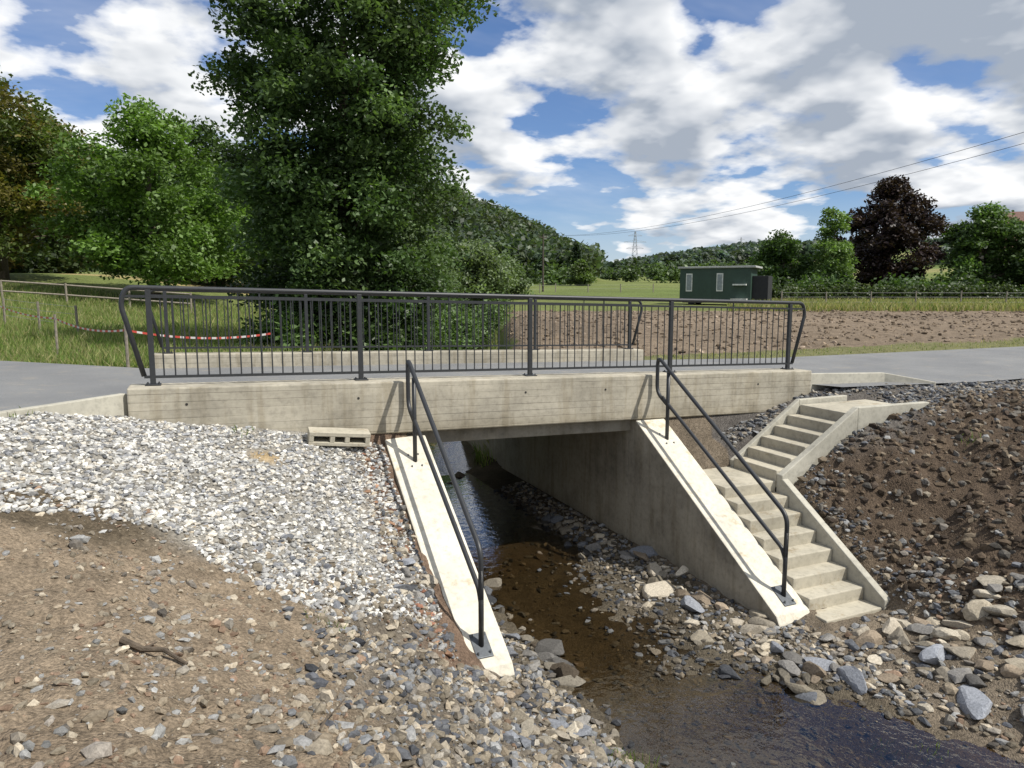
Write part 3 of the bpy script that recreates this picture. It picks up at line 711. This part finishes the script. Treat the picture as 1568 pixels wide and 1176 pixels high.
# fences
M_wood=simple('weathered_wood',(.24,.21,.17),.9,0,.3,14);M_wire=simple('fence_wire',(.25,.25,.25),.5)
def fence(name,pts,hp,rails,step,rp=.05,railr=.006,wood=False):
    e=empty(name);mb=MB();wv=MB();prev=None;path=[]
    for (a,b) in zip(pts[:-1],pts[1:]):
        L_=math.hypot(b[0]-a[0],b[1]-a[1]);n=max(1,int(L_/step))
        for i in range(n):path.append((a[0]+(b[0]-a[0])*i/n,a[1]+(b[1]-a[1])*i/n))
    for (R_,D_) in path:
        x_,y_=W(R_,D_);z_=float(height(np.array([x_]),np.array([y_]))[0]);t=random.uniform(-.03,.03)
        mb.tube([(x_,y_,z_-.2),(x_+t,y_+t,z_+hp*random.uniform(.95,1.05))],rp,7)
        if prev:
            for r_ in rails:wv.tube([(prev[0],prev[1],prev[2]+r_),(x_,y_,z_+r_)],railr,5)
        prev=(x_,y_,z_)
    mb.obj('posts',[M_wood],e);wv.obj('rails',[M_wood if wood else M_wire],e)
fence('pasture_fence',[(-40,33),(-27,34),(-13,36)],1.0,(.45,.92),2.4,.05,.045,True)
fence('wire_fence',[(19,51),(50,50),(75,48)],1.15,(.4,.75,1.05),3.0,.05,.008)
fence('wire_fence',[(-19,27),(-12.5,23)],1.1,(.4,.75,1.0),2.0,.04,.006)
fence('wire_fence',[(-10,75),(6,100),(24,100)],1.2,(.5,1.0),4.0,.07,.012)
def tape():
    m,nt,b=newmat('red_white_tape');uvn=N(nt,'ShaderNodeAttribute',attribute_name='Col');nt.links.new(uvn.outputs['Color'],b.inputs['Base Color']);return m
M_tape=tape();P3=[(-17,23.5,-.24),(-10.9,17.2,-.60),(-7.3,13.6,-.70),(-4.9,14.6,-.82)]
V=[];F=[];C=[]
for (a,b) in zip(P3[:-1],P3[1:]):
    n_=28
    for i in range(n_):
        q=[];
        for j in(i,i+1):
            t=j/n_;R_,D_,z_=[a[k_]+(b[k_]-a[k_])*t for k_ in range(3)];x_,y_=W(R_,D_);z_-=.2*4*t*(1-t)*.6;q.append((x_,y_,z_))
        s=len(V);V+=[q[0],q[1],(q[1][0],q[1][1],q[1][2]+.04),(q[0][0],q[0][1],q[0][2]+.04)];F.append((s,s+1,s+2,s+3));C+=[(.55,.07,.05) if i%2 else (.65,.62,.6)]*4
tp=empty('barrier_tape');npmesh('tape',np.array(V),np.array(F),[M_tape],np.array(C),tp)
mb=MB()
for (R_,D_,z_) in P3[:3]:
    x_,y_=W(R_,D_);mb.tube([(x_,y_,-1.8),(x_,y_,z_+.12)],.03,7)
mb.obj('stakes',[M_wood],tp)
# ---------------------------------------------------------------- poles, wires, pylon
M_pole=simple('wooden_pole',(.07,.055,.045),.9)
def pole(R_,D_,zt):
    x_,y_=W(R_,D_);z_=float(field(np.array([x_]),np.array([y_]))[0]);e=empty('utility_pole',(x_,y_,z_));mb=MB()
    mb.tube([(0,0,-.3),(0,0,zt-z_)],.15,10,r2=.10);mb.box(-.6,.6,-.05,.05,zt-z_-.45,zt-z_-.33)
    for s in(-.5,.5):mb.tube([(s,0,zt-z_-.33),(s,0,zt-z_-.1)],.045,6)
    mb.obj('pole',[M_pole],e);return x_,y_
p1=pole(4.4,103,8.3);p2=pole(26,20,8.0)
w=MB()
for s,dz in((-.5,0),(.5,-.25)):
    pts=[]
    for i in range(41):
        t=i/40;pts.append((p1[0]+(p2[0]-p1[0])*t+s*CY,p1[1]+(p2[1]-p1[1])*t-s*SY,8.2+(7.9-8.2)*t+dz*t-1.9*4*t*(1-t)))
    w.tube(pts,.012,5)
w.obj('overhead_wires',[M_dk])
M_lat=simple('pylon_steel',(.32,.34,.36),.6)
def pylon(R_,D_,H,th=1):
    x_,y_=W(R_,D_);z_=float(field(np.array([x_]),np.array([y_]))[0]);e=empty('transmission_pylon',(x_,y_,z_));e.rotation_euler=(0,0,math.radians(-23));mb=MB();b=H*.09
    def wd(h):return b*(1-h/H)**1.1+.5
    lv=[0,.14,.27,.39,.5,.6,.69,.77,.85,.93,1]
    for a,c_ in zip(lv[:-1],lv[1:]):
        for sx in(-1,1):
            for sy in(-1,1):mb.tube([(sx*wd(a*H),sy*wd(a*H),a*H),(sx*wd(c_*H),sy*wd(c_*H),c_*H)],.15*th,4)
        for sy in(-1,1):
            mb.tube([(-wd(a*H),sy*wd(a*H),a*H),(wd(c_*H),sy*wd(c_*H),c_*H)],.09*th,4);mb.tube([(wd(a*H),sy*wd(a*H),a*H),(-wd(c_*H),sy*wd(c_*H),c_*H)],.09*th,4)
    for h,l in((.62,.20),(.76,.26),(.9,.16)):
        for s in(-1,1):
            mb.tube([(0,0,h*H),(s*l*H,0,h*H)],.15*th,4);mb.tube([(0,0,(h+.05)*H),(s*l*H,0,h*H)],.1*th,4)
    mb.obj('lattice',[M_lat],e)
pylon(118,700,42);pylon(345,1100,34)
# house at far right
M_tile=simple('roof_tiles',(.16,.085,.065),.8,0,.3,8);M_br=simple('house_wall',(.28,.24,.20),.9)
hx,hy=W(60.5,84);hz=float(field(np.array([hx]),np.array([hy]))[0]);e=empty('house',(hx,hy,hz));e.rotation_euler=(0,0,math.radians(50))
mb=MB();mb.box(-4,4,-5,5,0,5.6);mb.obj('walls',[M_br],e)
mb=MB()
b=len(mb.v);mb.v+=[(-4.5,-5.4,5.3),(4.5,-5.4,5.3),(0,-5.4,9.6),(-4.5,5.4,5.3),(4.5,5.4,5.3),(0,5.4,9.6)]
mb.f+=[(0,1,2),(3,5,4),(0,2,5,3),(1,4,5,2),(0,3,4,1)];mb.m+=[0]*5
mb.obj('roof',[M_tile],e)
mb=MB()
for yv in(-3,0,2.6):mb.box(-4.05,-4.002,yv,yv+1.1,3.4,4.8);mb.box(-4.05,-4.002,yv,yv+1.1,.9,2.3)
mb.obj('windows',[M_wh],e)
mb=MB()
def gpt(x_,y_,dz):return (x_,y_,float(height(np.array([x_]),np.array([y_]))[0])+dz)
mb.tube([gpt(.02,-4.72,.04),gpt(.13,-4.78,.03),gpt(.24,-4.80,.05),gpt(.36,-4.90,.02)],.022,7,r2=.010)
mb.tube([gpt(.13,-4.78,.03),gpt(.20,-4.70,.06)],.009,6,r2=.004)
mb.tube([gpt(1.0,-5.5,.01),gpt(1.06,-5.42,.07),gpt(1.09,-5.36,.08),gpt(1.17,-5.3,.15)],.008,6,r2=.004)
mb.obj('dead_branches',[M_bark])
# ---------------------------------------------------------------- sky
SUNAZ=(.66,-.75);EL=math.radians(52)
wd=bpy.data.worlds.new('World');scene.world=wd;wd.use_nodes=True;nt=wd.node_tree
bg=nt.nodes['Background'];bg.inputs['Strength'].default_value=.095
sky=N(nt,'ShaderNodeTexSky',sky_type='NISHITA');sky.sun_disc=False;sky.sun_elevation=EL
az=math.atan2(SUNAZ[0],SUNAZ[1]);sky.sun_rotation=az
sky.air_density=1.0;sky.dust_density=.6;sky.ozone_density=2.0
tc=N(nt,'ShaderNodeTexCoord');sx=N(nt,'ShaderNodeSeparateXYZ');nt.links.new(tc.outputs['Generated'],sx.inputs[0])
def plane(dz,ox=0,oy=0):
    zz=math_(nt,'ADD',math_(nt,'MAXIMUM',math_(nt,'ADD',sx.outputs[2],dz),0),.22)
    cb=N(nt,'ShaderNodeCombineXYZ')
    nt.links.new(math_(nt,'DIVIDE',math_(nt,'ADD',sx.outputs[0],ox),zz),cb.inputs[0]);nt.links.new(math_(nt,'DIVIDE',math_(nt,'ADD',sx.outputs[1],oy),zz),cb.inputs[1]);cb.inputs[2].default_value=7.7
    return cb.outputs[0]
def cl(v,det=7):
    big=noise(nt,v,.7,2,.5);f=noise(nt,v,2.6,det,.5)
    b=math_(nt,'MULTIPLY',math_(nt,'ADD',math_(nt,'MULTIPLY',sx.outputs[0],CY),math_(nt,'MULTIPLY',sx.outputs[1],-SY)),.06)
    return math_(nt,'ADD',math_(nt,'ADD',math_(nt,'MULTIPLY',big,.40),math_(nt,'MULTIPLY',f,.78)),b)
d0=cl(plane(0));d1=cl(plane(.04),4);d2=cl(plane(0.0,.035,-.04),5)
mask=ramp(nt,d0,[(.535,0.),(.56,.65),(.595,1.)])
shade=ramp(nt,d1,[(.56,0.),(.70,1.)])
relief=ramp(nt,math_(nt,'ADD',math_(nt,'SUBTRACT',d2,d0),.5),[(.47,.0),(.56,.6)])
ccol=mul(nt,(10.8,10.9,11.0),(4.2,4.75,5.6),1,'MIX')
nt.links.new(math_(nt,'ADD',shade,math_(nt,'MULTIPLY',relief,.6),None,True),ccol.node.inputs[0])
thin=ramp(nt,noise(nt,mapping(nt,plane(0),(1,2.2,1)),.8,5,.7),[(.45,0.),(.8,.5)])
mk=math_(nt,'MAXIMUM',mask,math_(nt,'MULTIPLY',thin,.6))
hz_=ramp(nt,sx.outputs[2],[(0.,.75),(.12,0.)])
skyc=mul(nt,sky.outputs[0],(.85,1.0,1.27))
s2_=mul(nt,skyc,(7.0,8.0,9.2),1,'MIX');nt.links.new(hz_,s2_.node.inputs[0])
fin=mul(nt,s2_,ccol,1,'MIX');nt.links.new(mk,fin.node.inputs[0])
nt.links.new(fin,bg.inputs['Color'])
sun=bpy.data.lights.new('sun','SUN');sun.energy=5.0;sun.angle=math.radians(.5);sun.color=(1,.955,.88)
so=link(bpy.data.objects.new('sun',sun))
dv=Vector((SUNAZ[0],SUNAZ[1],0)).normalized()*math.cos(EL)+Vector((0,0,math.sin(EL)))
so.rotation_euler=dv.to_track_quat('Z','Y').to_euler()
# ---------------------------------------------------------------- camera
cd=bpy.data.cameras.new('camera');cd.sensor_width=36;cd.lens=25.26;cd.clip_end=6000;cd.clip_start=.05
co=link(bpy.data.objects.new('camera',cd));co.location=CAM;co.rotation_euler=(math.radians(90-7.15),0,math.radians(-23.6))
scene.camera=co
scene.view_settings.view_transform='Standard';scene.view_settings.look='None';scene.view_settings.exposure=0
